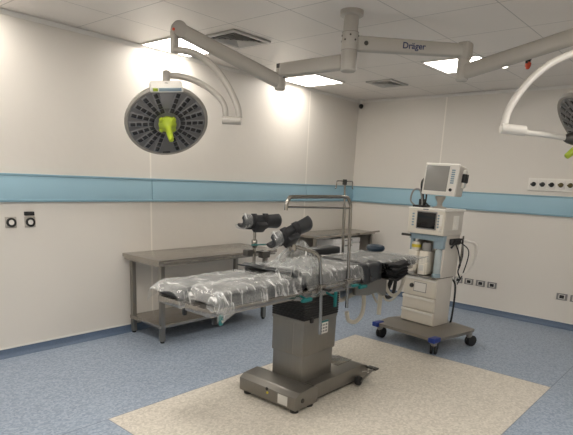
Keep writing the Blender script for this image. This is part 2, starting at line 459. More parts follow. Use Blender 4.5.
# ------------------------------------------------------------------ wall fittings
def socket_on_right(y, z, label, group, w=.118, h=.078):
    t = thing('power_socket', label, 'power socket', (0, y, z), 0, group)
    f = MB(); f.box(-.012, 0, -w/2, -w/2+.024, -h/2, h/2, .003).box(-.012, 0, w/2-.024, w/2, -h/2, h/2, .003)
    f.box(-.012, 0, -w/2+.02, w/2-.02, -h/2, -h/2+.012, .003).box(-.012, 0, -w/2+.02, w/2-.02, h/2-.012, h/2, .003)
    f.build('cover_frame', M['grey'], t)
    MB().box(-.008, 0, -w/2+.022, w/2-.022, -h/2+.01, h/2-.01, .002).build('face_plate', M['trimwhite'], t)
    MB().box(-.0105, -.0065, -.026, .026, -.02, .02, .004).build('outlet', M['black'], t)
    return t
SG = 'metal framed wall sockets'
socket_on_right(-1.81, .376, 'half hidden dark socket outlet just behind the anaesthesia machine', SG)
socket_on_right(-1.957, .376, 'dark socket outlet in the row of four, second from the anaesthesia machine', SG)
socket_on_right(-2.112, .376, 'dark socket outlet in the row of four, third from the anaesthesia machine', SG)
socket_on_right(-2.262, .376, 'dark socket outlet at the far end of the row of four from the anaesthesia machine', SG)
socket_on_right(-3.09, .376, 'lone whole dark socket outlet near the right edge', SG)
socket_on_right(-3.24, .376, 'dark socket outlet cut by the right edge of the photo', SG)

def round_outlet(x, z, label, switch):
    t = thing('wall_outlet', label, 'wall outlet', (x, 0, z), 0, 'round black wall outlets')
    MB().box(-.045, .045, -.008, 0, -.045, .045, .006).build('cover_plate', M['armwhite'], t)
    MB().lathe([(.038, 0), (.038, .014), (.024, .016), (.022, .009)], (0, -.008, 0), 24, V((0, -1, 0))).build('ring', M['black'], t)
    MB().lathe([(.022, 0), (.021, .012)], (0, -.008, 0), 20, V((0, -1, 0))).build('cap', M['trimwhite'], t)
    if switch:
        MB().box(-.045, .035, -.022, 0, .055, .088, .005).build('switch_block', M['black'], t)
    return t
round_outlet(-4.962, 1.143, 'round black-ringed wall outlet without a block above it', False)
round_outlet(-4.808, 1.141, 'round black-ringed wall outlet with a black block above it', True)

t = thing('medical_gas_panel', 'long white gas outlet strip on the wall above the blue rail', 'gas panel', (0, -2.525, 1.665))
MB().box(-.02, 0, -.72, 0, -.072, .072, .006).build('back_plate', M['white'], t)
for i in range(6):
    y = -.066 - .1 * i
    f = MB().box(-.026, -.018, y - .045, y + .045, -.055, .055, .004).build('outlet_plate', M['trimwhite'], t)
    MB().lathe([(.028, 0), (.026, .014), (.016, .02), (.012, .03)], (-.024, y, .0), 16, V((-1, 0, 0))).box(-.05, -.026, y - .03, y + .03, -.009 + .004 * (i % 2), .009 + .004 * (i % 2), .003).build('outlet', M['ochre'] if i in (3, 4) else M['black'], f)

# ------------------------------------------------------------------ stainless work tables
t = thing('work_table', 'long stainless steel work table with lower shelf by the left wall', 'table', (-3.955, -.625, 0))
X1, D = 1.60, .605
MB().box(0, X1, 0, D, .78, .815, .006).box(.012, X1-.012, .012, D-.012, .755, .787, .004).build('tabletop', M['steel'], t)
for x in (.08, X1 - .12):
    for y in (.07, D - .055):
        l = MB().box(x - .022, x + .022, y - .022, y + .022, .02, .757, .004).build('leg', M['steel_v'], t)
        MB().lathe([(.014, .0), (.02, .004), (.02, .014), (.012, .024)], (x, y, 0), 12).build('foot', M['black'], l)
MB().box(.05, X1 - .09, .05, D - .03, .15, .185, .004).build('shelf', M['steel'], t)

t = thing('work_bench', 'stainless steel bench in the room corner behind the operating table', 'table', (-1.52, -.52, 0))
X1, D = 1.42, .48
MB().box(0, X1, 0, D, .868, .9, .006).build('tabletop', M['steel'], t)
MB().box(.05, X1 - .03, D - .03, D - .015, .25, .868, .002).box(X1 - .05, X1 - .035, .03, D - .03, .25, .868, .002).build('back_panel', M['benchgrey'], t)
for x in (.05, X1 - .05):
    for y in (.045, D - .05):
        MB().box(x - .02, x + .02, y - .02, y + .02, 0, .87, .004).build('leg', M['steel_v'], t)
MB().box(.03, X1 - .03, .02, D - .03, .17, .20, .004).build('shelf', M['steel'], t)
MB().tube([(X1 - .45, -.015, .888), (X1 - .05, -.04, .905), (X1+.03, -.045, .908)], .013, 8).build('edge_rail', M['chrome'], t)

t = thing('drawer_unit', 'white drawer unit standing on the shelf under the corner bench', 'drawer unit', (-1.06, -.505, .2))
MB().box(0, .60, .02, .36, 0, .64, .006).build('carcass', M['papwhite'], t)
for z0, z1 in ((.02, .30), (.32, .56), (.57, .635)):
    d = MB().box(.01, .59, 0, .022, z0, z1, .004).build('drawer', M['papwhite'], t)
    MB().box(.22, .38, -.014, .002, z1 - .03, z1 - .015, .003).build('handle', M['grey'], d)

# ------------------------------------------------------------------ operating table
n_ot = set(C.objects)
OT = thing('operating_table', 'steel operating table with black pads wrapped in clear film', 'operating table', (-3.85, -2.2, 0))
def part(mb, name, mat, parent=OT): return mb.build(name, mat, parent, world=True)
# T-shaped floor base with sloped top
f = MB().prism([(-4.205, .03), (-4.205, .125), (-4.16, .152), (-4.02, .165), (-3.955, .135), (-3.955, .03)], -2.435, -1.88, 'y', .006)
foot = part(f, 'base_foot', M['steel_base'])
part(MB().box(-4.207, -4.203, -2.36, -2.27, .045, .115, .001), 'sticker', M['label'], foot)
part(MB().lathe([(.010, 0), (.009, .004)], (-4.206, -2.17, .09), 10, V((-1, 0, 0))), 'sticker', M['yellow'], foot)
part(MB().lathe([(.013, 0), (.012, .004)], (-4.206, -2.165, .118), 10, V((-1, 0, 0))), 'socket', M['black'], foot)
part(MB().lathe([(.018, 0), (.016, .004)], (-4.13, -2.436, .09), 12, V((0, -1, 0))), 'socket', M['dark_metal'], foot)
part(MB().prism([(-3.96, .035), (-3.96, .15), (-3.33, .15), (-3.25, .125), (-3.235, .10), (-3.235, .035)], -2.405, -2.03, 'y', .008), 'base_beam', M['steel_base'])
part(MB().box(-3.5, -3.3, -2.28, -2.14, .15, .153, .001), 'label_plate', M['chrome'])
# glides and wheels under the base
for x, y in ((-4.16, -1.93), (-4.16, -2.39), (-4.0, -2.39)):
    part(MB().lathe([(.03, .0), (.032, .01), (.025, .035)], (x, y, 0), 14), 'foot_glide', M['black'])
part(MB().box(-4.17, -3.98, -2.39, -1.92, .012, .032, .002).box(-3.96, -3.27, -2.38, -2.05, .014, .036, .002), 'undertray', M['black'])
w = part(MB().lathe([(.012, -.02), (.036, -.016), (.038, 0), (.036, .016), (.012, .02)], (-3.42, -2.435, .045), 20, V((0, -1, 0))), 'wheel', M['black'])
part(MB().tube([(-3.42, -2.462, .045), (-3.30, -2.47, .10), (-3.255, -2.47, .118)], .008, 8), 'brake_lever', M['steel_v'], w)
part(MB().box(-3.275, -3.225, -2.50, -2.41, .108, .122, .004), 'brake_pedal', M['dark_metal'], w)
part(MB().tube([(-3.33, -2.40, .085), (-3.25, -2.47, .10)], .008, 8), 'brake_bracket', M['steel_v'], w)
# telescopic column: three sleeves
col = part(MB().box(-4.02, -3.65, -2.322, -2.04, .145, .36, .006).box(-4.028, -3.632, -2.328, -2.033, .352, .618, .006), 'column', M['steel_base'])
part(MB().box(-4.032, -3.628, -2.332, -2.029, .600, .622, .004), 'collar', M['steel_base'], col)
part(MB().box(-4.0295, -4.027, -2.24, -2.236, .36, .6, 0), 'seam', M['seamgrey'], col)
sk = part(MB().box(-3.845, -3.74, -2.3315, -2.3275, .49, .59, .001), 'sticker', M['label'], col)
part(MB().box(-3.845, -3.74, -2.333, -2.331, .575, .59, .0004), 'printed_band', M['teal'], sk)
b = MB()
for r in range(3):
    for q in range(3):
        b.box(-3.835 + q * .031, -3.814 + q * .031, -2.333, -2.331, .502 + r * .024, .516 + r * .024, 0)
part(b, 'printed_band', M['ink'], sk)
# pleated bellows
b = MB(); n = 10
for i in range(n):
    z = .622 + i * .0178
    b.box(-4.033, -3.622, -2.335, -2.025, z, z + .0165, .007).box(-4.023, -3.632, -2.325, -2.035, z + .008, z + .022, .002)
part(b, 'bellows', M['bellows'])
part(MB().box(-3.965, -3.935, -2.345, -2.328, .60, .64, .003), 'bellows_clip', M['black'])
# table frame
part(MB().box(-4.18, -3.30, -2.38, -1.98, .80, .862, .008).box(-4.1, -3.6, -2.33, -2.03, .785, .81, .006), 'seat_frame', M['steel'])
part(MB().prism([(-3.56, .872), (-3.54, .76), (-3.36, .735), (-3.22, .745), (-3.14, .70), (-3.09, .70), (-3.10, .872)], -2.425, -2.395, 'y', .004), 'hinge_plate', M['steel_base'])
part(MB().prism([(-3.56, .872), (-3.54, .76), (-3.36, .735), (-3.22, .745), (-3.14, .70), (-3.09, .70), (-3.10, .872)], -1.975, -1.945, 'y', .004), 'hinge_plate', M['steel_base'])
part(MB().box(-3.3, -2.72, -2.36, -2.0, .835, .872, .006).box(-2.72, -2.44, -2.31, -2.05, .845, .875, .006), 'back_frame', M['steel'])
for y0, y1 in ((-2.43, -2.20), (-2.16, -1.94)):
    lf = part(MB().box(-4.97, -4.25, y0, y1, .832, .875, .006), 'leg_frame', M['steel'])
    part(MB().lathe([(.012, -.06), (.016, -.05), (.016, 0)], (-4.90, y0 + .05, .835), 12), 'stud', M['black'], lf)
part(MB().prism([(-4.30, .85), (-4.16, .80), (-4.05, .80), (-4.05, .862), (-4.2, .875)], -2.40, -2.36, 'y', .004), 'hinge_plate', M['steel'])
part(MB().prism([(-4.30, .85), (-4.16, .80), (-4.05, .80), (-4.05, .862), (-4.2, .875)], -2.01, -1.97, 'y', .004), 'hinge_plate', M['steel'])
for y in (-2.445, -1.92):
    rl = part(MB().box(-4.14, -3.28, y - .006, y + .006, .872, .898, .003), 'side_rail', M['chrome'])
    g = MB()
    for x in (-4.08, -3.72, -3.36):
        g.tube([(x, y, .885), (x, y + (.06 if y < -2.2 else -.06), .885)], .012, 8)
    part(g, 'rail_spacer', M['steel'], rl)
part(MB().box(-3.24, -2.76, -2.404, -2.392, .872, .896, .003), 'side_rail', M['chrome'])
# pads
def pad(x0, x1, y0, y1, z0, z1, name, label=None):
    o = part(MB().box(x0, x1, y0, y1, z0, z1, .022, 4), name, M['vinyl'])
    s = MB()
    for z in (z0 + .018, z1 - .018): s.box(x0 - .001, x1 + .001, y0 - .001, y1 + .001, z - .002, z + .002, .0008)
    part(s, 'seam', M['black'], o)
    return o
pad(-4.955, -4.27, -2.165, -1.925, .875, .952, 'leg_pad')
pad(-4.90, -4.27, -2.435, -2.195, .875, .965, 'leg_pad')
pad(-4.235, -3.47, -2.435, -1.925, .897, .985, 'seat_pad')
pad(-3.44, -2.74, -2.42, -1.94, .895, .98, 'back_pad')
pad(-2.70, -2.42, -2.33, -2.02, .88, .955, 'head_pad')
# teal levers below the rail
for x, z, a in ((-4.17, .825, 1), (-3.86, .80, 0), (-3.50, .83, 1)):
    lv = MB()
    if a: lv.box(x - .06, x + .04, -2.475, -2.45, z - .012, z + .014, .008)
    else: lv.box(x - .012, x + .012, -2.475, -2.455, z - .07, z + .04, .008)
    lv.tube([(x, -2.46, z), (x, -2.38, z + .02)], .008, 8)
    lab(part(lv, 'release_lever', M['teal']), 'teal release lever')
lv = MB().box(-4.91, -4.885, -2.44, -2.42, .78, .84, .008)
lab(part(lv, 'release_lever', M['teal']), 'teal release lever')

# ------------------------------------------------------------------ clear film
def fbm(p, s=1.0): return noise.noise(p * s) + .5 * noise.noise(p * s * 2.1 + V((7, 3, 1))) + .25 * noise.noise(p * s * 4.3)
def film(name, label, x0, x1, ya, yb, ztop, drop_near, drop_far, seed, nu=70, nv=60, group=None, end_drop=0, amp=.016, xend=None):
    """sheet lying over a pad, sagging over its near (ya) and far (yb) side"""
    prof = []
    L1 = drop_near; L2 = yb - ya; L3 = drop_far; T = L1 + L2 + L3
    def f(u, v):
        x = x0 + (x1 - x0) * u; s = v * T
        dn = 1 + .18 * noise.noise(V((x * 5, seed, 0)))
        if s < L1:
            k = 1 - s / L1; y = ya - .008 - .02 * k * (1 + fbm(V((x, s, seed)), 6)); z = ztop - L1 * k * dn
        elif s < L1 + L2:
            y = ya + (s - L1); z = ztop - .035 * min(1, max(0, (x + 2.78) / .08)) * (ztop > .98 and x1 > -3)
        else:
            k = (s - L1 - L2) / L3; y = yb + .008 + .015 * k; z = ztop - L3 * k * dn
        q = V((x, y, seed * 3.7))
        if L1 <= s <= L1 + L2:
            z += (abs(fbm(q, 5)) * 1.2 + .25 * abs(fbm(q, 17))) * amp + .004
        else:
            fold = noise.noise(V((x * 26, seed, (z - ztop) * 3))) + .6 * noise.noise(V((x * 55, seed + 3, (z - ztop) * 4)))
            out = amp * (.35 + .55 * fold + .2 * noise.noise(q * 6))
            y += (-1 if s < L1 else 1) * max(.002, out)
        # round the shoulders
        e = min(abs(s - L1), abs(s - L1 - L2))
        if e < .02: z -= (.02 - e) * .35
        if end_drop:
            ex = x0 + .09
            if x < ex:
                k = (ex - x) / .09; z -= end_drop * k ** 1.6 * (1 + .5 * noise.noise(V((y * 7, seed, 2))))
        return V((x, y, z))
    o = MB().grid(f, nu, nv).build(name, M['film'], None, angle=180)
    return tag(o, label, 'plastic film', group)
FG = 'clear plastic wrapping films'
film('plastic_film', 'clear film wrapped round the far leg pad of the operating table', -5.01, -4.22, -2.172, -1.915, .957, .085, .08, 1.3, group=FG, end_drop=.045, amp=.012)
film('plastic_film', 'crumpled clear film sagging off the end of the near leg pad', -4.96, -4.24, -2.445, -2.185, .970, .085, .05, 2.1, group=FG, end_drop=.07, amp=.020)
film('plastic_film', 'clear film over the seat pad of the operating table', -4.20, -3.53, -2.445, -1.915, .99, .10, .08, 3.2, nv=80, group=FG, amp=.016)
film('plastic_film', 'clear film over the back and head pads of the operating table', -3.40, -2.41, -2.425, -1.93, .983, .07, .08, 4.4, nu=80, nv=70, group=FG, amp=.012)
# crumpled bag end hanging below the near leg pad
def bagend(u, v):
    a = u * 2 * PI; r = math.sin(PI * min(.98, max(.04, v))) ** .6
    p = V((-4.915 + .10 * r * math.cos(a), -2.452 + .04 * r * math.sin(a), .965 - .135 * v - .03 * math.cos(a)))
    return p + V((fbm(p + V((1, 0, 0)), 13), fbm(p, 13) * .6, fbm(p + V((0, 4, 0)), 13))) * .016
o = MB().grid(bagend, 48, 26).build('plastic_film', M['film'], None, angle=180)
tag(o, 'bunched tail of clear film hanging off the near leg pad', 'plastic film', FG)
# tent-like bag tied round the near leg holder joint
def tent(u, v):
    a = u * 2 * PI; k = v ** .85
    w = 1 + .16 * math.sin(a * 7 + 2 * v) * v + .10 * math.sin(a * 12 + 1)
    c = V((-4.205, -2.40, 1.205)).lerp(V((-4.13, -2.31, 1.0)), v)
    p = c + V((math.cos(a) * (.028 + .19 * k) * w, math.sin(a) * (.022 + .12 * k) * w, 0))
    p.z += -.03 * v * math.sin(a * 2 + .4) - (.055 * v ** 3 if math.sin(a) < -.3 else 0) + .012 * fbm(p, 12)
    return p
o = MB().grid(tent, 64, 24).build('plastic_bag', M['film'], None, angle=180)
tag(o, 'clear plastic bag spread like a tent below the tilted leg holder', 'plastic bag')

# ------------------------------------------------------------------ leg holders
def boot(name, parent, mw, ln):
    """padded half-trough calf support, long axis local x, hollow side along local +z"""
    m = MB(); th = .022; k = ln / .43
    n = 17
    def ring(x, r, inner):
        pts = []
        for i in range(n):
            a = PI * (.93 + 1.14 * i / (n - 1))
            q = r - (th if inner else 0)
            pts.append(V((x * k, q * .95 * math.cos(a), q * .95 * math.sin(a) + r * .30)))
        return pts
    xs = [(-.215, .046), (-.205, .052), (-.13, .054), (-.128, .050), (-.04, .052), (.05, .054), (.13, .057), (.18, .060), (.205, .062), (.215, .058)]
    for inner in (0, 1):
        rr = [[m.bm.verts.new(p) for p in ring(x, r, inner)] for x, r in xs]
        for i in range(len(rr) - 1):
            for j in range(n - 1): m.bm.faces.new((rr[i][j], rr[i + 1][j], rr[i + 1][j + 1], rr[i][j + 1]))
        if inner: ri = rr
        else: ro = rr
    for a in (0, -1):
        for j in range(n - 1): m.bm.faces.new((ro[a][j], ro[a][j + 1], ri[a][j + 1], ri[a][j]))
    for j in (0, n - 1):
        for i in range(len(xs) - 1): m.bm.faces.new((ro[i][j], ro[i + 1][j], ri[i + 1][j], ri[i][j]))
    o = m.build(name, M['vinyl'], parent); o.matrix_local = mw
    for x in (-.10, .03):
        s = MB()
        def f(u, v, x=x):
            a = PI * (.93 + 1.14 * u); q = .058 if x < 0 else .060
            return V((x * k + (v - .5) * .05, q * .95 * math.cos(a), q * .95 * math.sin(a) + .016))
        s.grid(f, 17, 2)
        so = s.build('strap', M['fabric'], o); md = so.modifiers.new('thick', 'SOLIDIFY'); md.thickness = .006; md.offset = 1
    s = MB()
    def cap(u, v):
        a = PI * (.90 + 1.2 * u); q = .060 + .004 * math.sin(u * 23 + v * 5)
        return V(((-.225 + .09 * v) * k, q * .95 * math.cos(a), q * .95 * math.sin(a) + .016))
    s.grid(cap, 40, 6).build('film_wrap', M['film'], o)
    MB().box(-.10 * k, .02 * k, -.04, .04, -.065, -.025, .012).build('under_block', M['black'], o)
    return o

# near, tilted, on a bent rod clamped to the near rail
t = thing('leg_holder', 'black padded leg holder tilted up on a bent rod at the near rail', 'leg holder', (-3.97, -2.495, .55), 0, 'padded leg holders on the rails')
y = -2.497
rod = [(-3.965, y, .565), (-3.975, y, .80), (-4.005, y, 1.04), (-4.02, y, 1.095), (-4.05, y + .01, 1.13), (-4.10, y + .03, 1.15), (-4.17, y + .055, 1.17), (-4.205, y + .07, 1.185)]
MB().tube(rod, .0115, 10, smooth=4).build('rod', M['chrome'], t, world=True)
MB().box(-4.01, -3.95, -2.518, -2.474, .852, .916, .006).build('clamp', M['steel'], t, world=True)
MB().box(-3.975, -3.945, -2.56, -2.512, .875, .892, .005).build('clamp_knob', M['black'], t, world=True)
MB().lathe([(.01, -.01), (.024, 0), (.026, .03), (.018, .045), (.016, .07), (.022, .08), (.02, .10)], (-4.21, -2.425, 1.15), 14, V((-.12, 0, 1)).normalized()).build('joint', M['chrome'], t, world=True)
def frame_of(ax, up):
    ax = V(ax).normalized(); az = V(up); ay = az.cross(ax).normalized(); az = ax.cross(ay)
    return Matrix((ax, ay, az)).transposed().to_4x4()
mw = frame_of((.965, .03, .26), (-.18, .75, .64)); mw.translation = V((-4.26, -2.44, 1.265)) - t.location
boot('calf_trough', t, mw, .365)

t = thing('leg_holder', 'black padded leg holder level on an upright post at the far rail', 'leg holder', (-4.045, -1.95, .8), 0, 'padded leg holders on the rails')
MB().tube([(-4.035, -1.917, .84), (-4.04, -1.917, 1.06), (-4.045, -1.92, 1.25)], .0115, 10).build('rod', M['chrome'], t, world=True)
MB().box(-4.06, -4.01, -1.94, -1.897, .855, .912, .006).build('clamp', M['steel'], t, world=True)
MB().lathe([(.018, 0), (.022, .01), (.022, .05), (.014, .06)], (-4.042, -1.918, 1.10), 12).build('joint', M['chrome'], t, world=True)
MB().box(-4.14, -4.08, -1.95, -1.90, 1.045, 1.09, .008).box(-4.10, -3.95, -1.927, -1.909, 1.06, 1.075, .004).box(-3.99, -3.91, -1.957, -1.907, 1.02, 1.07, .008).build('clamp_block', M['dark_metal'], t, world=True)
MB().tube([(-4.10, -1.95, 1.125), (-3.95, -1.95, 1.12)], .006, 8).build('clamp_lever', M['teal'], t, world=True)
mw = frame_of((1, -.04, -.02), (-.05, .75, .66)); mw.translation = V((-4.0, -1.93, 1.28)) - t.location
boot('calf_trough', t, mw, .36)

# ------------------------------------------------------------------ screen frame, drip pole
t = thing('anaesthesia_screen', 'tall bent steel tube frame clamped to the near rail', 'screen frame', (-3.66, -2.495, .70))
y = -2.497
MB().tube([(-3.66, y, .705), (-3.672, y, .95), (-3.700, y, 1.395), (-3.708, y, 1.440), (-3.730, y, 1.475), (-3.775, y, 1.492), (-4.0, y, 1.492), (-4.315, y, 1.490), (-4.352, y, 1.478), (-4.37, y, 1.452), (-4.375, y, 1.412)], .0115, 10, smooth=3).build('bent_tube', M['chrome'], t, world=True)
MB().tube([(-3.70, y, 1.417), (-4.372, y, 1.432)], .006, 8).build('cross_bar', M['chrome'], t, world=True)
MB().box(-3.70, -3.64, -2.519, -2.474, .852, .918, .006).build('clamp', M['steel'], t, world=True)
lab(MB().box(-3.66, -3.59, -2.542, -2.517, .862, .88, .006).build('clamp_lever', M['teal'], t, world=True), 'teal clamp lever')

t = thing('drip_pole', 'thin steel drip pole with two hooks behind the screen frame', 'drip pole', (-2.93, -1.92, .85))
MB().tube([(-2.915, -1.917, .86), (-2.92, -1.917, 1.0), (-2.945, -1.917, 1.40)], .0125, 10).build('pole', M['chrome'], t, world=True)
MB().tube([(-2.945, -1.917, 1.40), (-2.962, -1.917, 1.61)], .009, 10).build('upper_pole', M['chrome'], t, world=True)
X = -2.961
for q in (-1, 1):
    MB().tube([(X, -1.917, 1.597), (X + q * .10, -1.917, 1.597), (X + q * .118, -1.917, 1.587), (X + q * .122, -1.917, 1.54), (X + q * .132, -1.917, 1.535)], .005, 8, smooth=3).build('hook', M['chrome'], t, world=True)
MB().box(-2.94, -2.89, -1.94, -1.895, .86, .912, .006).build('clamp', M['steel'], t, world=True)
lab(MB().box(X - .015, X + .015, -1.932, -1.902, 1.565, 1.612, .006).build('cap', M['dark_metal'], t, world=True), 'dark hook head')

# arm board behind
t = thing('arm_board', 'black padded arm board sticking out behind the seat of the table', 'arm board', (-3.25, -1.80, .9))
MB().box(-3.36, -2.98, -1.87, -1.74, .965, 1.03, .02, 3).build('pad', M['vinyl'], t, world=True)
MB().box(-3.33, -3.01, -1.85, -1.77, .945, .966, .004).box(-3.22, -3.16, -1.93, -1.78, .885, .95, .005).build('bracket', M['steel'], t, world=True)
# head ring
t = MB()
t.lathe([(.055 + .032 * math.cos(2 * PI * i / 12), .034 + .03 * math.sin(2 * PI * i / 12)) for i in range(13)], (-2.56, -1.97, .965), 28, cap=False)
tag(t.build('head_ring', M['navy']), 'dark blue ring cushion on the head end of the table', 'head ring')

# black folded straps hanging at the near side of the head end
def strapset(x0, x1, y, z0, z1, seed, n=5):
    m = MB()
    for i in range(n):
        k = i / (n - 1)
        def f(u, v, i=i, k=k):
            x = x0 + (x1 - x0) * u + .012 * math.sin(i * 2.3)
            a = v * 2 * PI
            sag = -.022 * math.sin(PI * u) * (.4 + k)
            rz, ry = .014 + .003 * math.sin(i), .05 + .01 * math.sin(i * 1.7 + u * 4)
            p = V((x, y - .012 * math.sin(i * 1.9) + ry * math.cos(a), z1 + (z0 - z1) * k + sag + rz * math.sin(a)))
            p += V((0, 1, 1)) * .009 * fbm(p + V((seed, 0, i)), 9)
            return p
        m.grid(f, 26, 14)
    return m
o = strapset(-3.25, -2.93, -2.475, .88, .972, 2.0)
tag(o.build('body_strap', M['fabric'], None, angle=180), 'folded black straps hanging beside the head end', 'strap')
def flap(u, v):
    x = -3.56 + .26 * u + .05 * v; k = v
    y = -2.36 - .10 * min(1, k * 2) - .01 * math.sin(u * 9); z = 1.0 - .02 * k - (max(0, k - .45) * .24) + .01 * math.sin(u * 7 + 2 * v)
    return V((x, y, z)) + V((0, -1, 1)) * .008 * fbm(V((x, y, z)), 10)
o = MB().grid(flap, 24, 24).build('safety_strap', M['vinyl'], None, angle=180)
sm = o.modifiers.new('thick', 'SOLIDIFY'); sm.thickness = .012
tag(o, 'wide black strap draped over the table edge by the frame post', 'strap')
def flap2(u, v):
    y = -2.46 + .52 * v; x = -4.285 + .085 * u + .03 * math.sin(v * 5) + (.10 * max(0, v - .1)) * 0
    z = 1.004 - (.10 * max(0, .09 - v) / .09) + .006 * math.sin(u * 6 + v * 9)
    return V((x, y, z))
o = MB().grid(flap2, 10, 30).build('safety_strap', M['vinyl'], None, angle=180)
sm = o.modifiers.new('thick', 'SOLIDIFY'); sm.thickness = .008
tag(o, 'black strap across the gap between leg pads and seat pad', 'strap')

# hoses below the table
def hose(pts, r, label, cat='hose', name='breathing_hose', mat='hose', rib=False):
    m = MB()
    p = spline([V(q) for q in pts], 10)
    m.tube(p, r, 10)
    o = m.build(name, M[mat], None)
    return tag(o, label, cat, 'hoses and straps hanging below the table' if mat == 'hose' else 'black tubes below the head end')
hose([(-3.46, -2.2, .745), (-3.42, -2.2, .665), (-3.22, -2.2, .69), (-3.10, -2.2, .71), (-3.06, -2.2, .62), (-3.07, -2.2, .50), (-3.16, -2.2, .44), (-3.27, -2.2, .47), (-3.31, -2.2, .55)], .018, 'thick cream hose looping just behind the frame post foot')
hose([(-2.98, -2.2, .84), (-2.96, -2.2, .70), (-2.90, -2.2, .62), (-2.84, -2.2, .56)], .010, 'thin cream hose hanging straight under the back pad')
hose([(-2.82, -2.2, .84), (-2.80, -2.2, .70), (-2.79, -2.2, .60), (-2.79, -2.2, .44)], .020, 'thick cream hose hanging straight down between the loops')
hose([(-2.74, -2.2, .85), (-2.70, -2.2, .68), (-2.58, -2.2, .59), (-2.46, -2.2, .60), (-2.38, -2.2, .72), (-2.38, -2.2, .85)], .016, 'wide cream hose loop beside the anaesthesia machine')
hose([(-2.70, -2.16, .85), (-2.67, -2.16, .60), (-2.56, -2.16, .525), (-2.44, -2.16, .55), (-2.34, -2.16, .66), (-2.33, -2.16, .86)], .010, 'thin cream tube in the lower loop beside the anaesthesia machine')
hose([(-2.66, -2.12, .85), (-2.60, -2.12, .66), (-2.52, -2.1, .60), (-2.44, -2.1, .70), (-2.42, -2.1, .85)], .022, 'black tube curled behind the cream loops', mat='black', name='rubber_tube')
hose([(-2.56, -2.06, .85), (-2.55, -2.06, .62), (-2.42, -2.06, .52), (-2.30, -2.06, .56), (-2.28, -2.06, .80)], .018, 'black tube hanging lowest by the cabinet drawers', mat='black', name='rubber_tube')
# small grey regulator hanging there
o = MB().lathe([(.05, 0), (.09, .01), (.095, .05), (.095, .16), (.05, .19)], (-2.55, -1.99, .64), 18).box(-2.60, -2.50, -2.04, -1.94, .82, .85, .006).build('suction_jar', M['dark_metal'])
tag(o, 'dark jar hung among the hoses under the head end', 'jar')

fixed = ('leg_holder', 'anaesthesia_screen', 'drip_pole')
for o in set(C.objects) - n_ot:
    if o.parent is None and not o.name.startswith(fixed): o.location += V((.065, -.022, 0))

# ------------------------------------------------------------------ anaesthesia machine
n_am = set(C.objects)
AM = thing('anaesthesia_machine', 'cream anaesthesia machine on a wheeled steel base with blue corners', 'anaesthesia machine', (-1.8, -2.15, 0))
def ap(mb, name, mat, parent=AM): return mb.build(name, mat, parent, world=True)
plate = ap(MB().prism([(-2.19, -2.53), (-2.19, -1.80), (-1.90, -1.76), (-1.45, -1.83), (-1.44, -2.30), (-1.50, -2.56), (-1.62, -2.58)], .140, .172, 'z', .006), 'base_plate', M['steel_plate'])
for y in (-2.505, -1.825):
    lab(ap(MB().box(-2.215, -2.10, y - .037, y + .037, .130, .178, .010, 3), 'corner_bumper', M['blue'], plate), 'bright blue corner bumper')
for x, y, a in ((-2.14, -1.84, 0), (-2.15, -2.50, .4), (-1.58, -2.55, -.3), (-1.55, -1.87, .8)):
    h = ap(MB().lathe([(.012, .085), (.030, .10), (.032, .141)], (x, y, 0), 14).beam((x, y, .12), (x + .03 * math.cos(a), y + .03 * math.sin(a), .07), .056, .022, .004), 'caster', M['grey'])
    cx, cy = x + .028 * math.cos(a), y + .028 * math.sin(a); d = V((-math.sin(a), math.cos(a), 0))
    for s in (-1, 1):
        ap(MB().lathe([(.015, -.012), (.052, -.011), (.057, -.006), (.057, .006), (.052, .011), (.015, .012)], V((cx, cy, .057)) + d * .02 * s, 18, d), 'wheel', M['black'], h)
# cabinet with three drawers
YA, YB_ = -2.318, -1.925; XF, XR = -1.80, -1.51
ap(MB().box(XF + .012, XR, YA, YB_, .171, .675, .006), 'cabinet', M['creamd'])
for k, (z0, z1) in enumerate(((.18, .312), (.322, .458), (.468, .662))):
    d = ap(MB().box(XF - .012, XF + .014, YA + .004, YB_ - .004, z0, z1, .005), 'drawer', M['cream'])
    ap(MB().box(XF - .026, XF - .008, YA + .004, YB_ - .004, z1 - .026, z1, .006), 'handle', M['white'], d)
    if k == 2:
        ap(MB().box(XF - .016, XF - .010, -2.20, -2.06, .515, .605, .003), 'label_plate', M['trimwhite'], d)
        ap(MB().box(XF - .0135, XF - .0105, -2.206, -2.054, .509, .611, .001), 'label_border', M['grey'], d)
        ap(MB().lathe([(.024, 0), (.024, .012), (.016, .022)], (XF - .012, -2.03, .565), 14, V((-1, 0, 0))), 'lock', M['dark_metal'], d)
        ap(MB().box(XF - .03, XF - .014, -2.045, -2.015, .555, .575, .003), 'lock', M['black'], d)
# work top and open bay
ap(MB().box(XF - .05, XR, YA - .005, YB_ + .005, .672, .69, .005), 'worktop', M['steel'])
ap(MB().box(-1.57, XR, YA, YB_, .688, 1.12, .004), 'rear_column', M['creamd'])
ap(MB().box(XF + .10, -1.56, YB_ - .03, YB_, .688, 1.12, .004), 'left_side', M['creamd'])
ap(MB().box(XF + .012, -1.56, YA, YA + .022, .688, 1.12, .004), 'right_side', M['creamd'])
fr = ap(MB().box(XF - .03, XF + .03, YA - .002, YB_ + .002, 1.055, 1.125, .006).box(XF - .01, XF + .03, YB_ - .035, YB_, .82, 1.06, .005), 'blue_bay_frame', M['paleblue'])
ap(MB().box(XF - .055, XF - .03, YB_ - .02, YB_ + .09, 1.075, 1.10, .006), 'side_handle', M['dark_metal'], fr)
ap(MB().box(XF - .022, XF + .03, YA, YA + .11, .98, 1.06, .005), 'flow_block', M['paleblue'])
ap(MB().lathe([(.038, 0), (.04, .02), (.04, .24), (.03, .26)], (XF + .02, YA + .06, .72), 20), 'flow_tube', M['glasspot'])
ap(MB().lathe([(.05, 0), (.05, .03), (.042, .04)], (XF + .02, YA + .06, .69), 20), 'flow_tube_base', M['paleblue'])
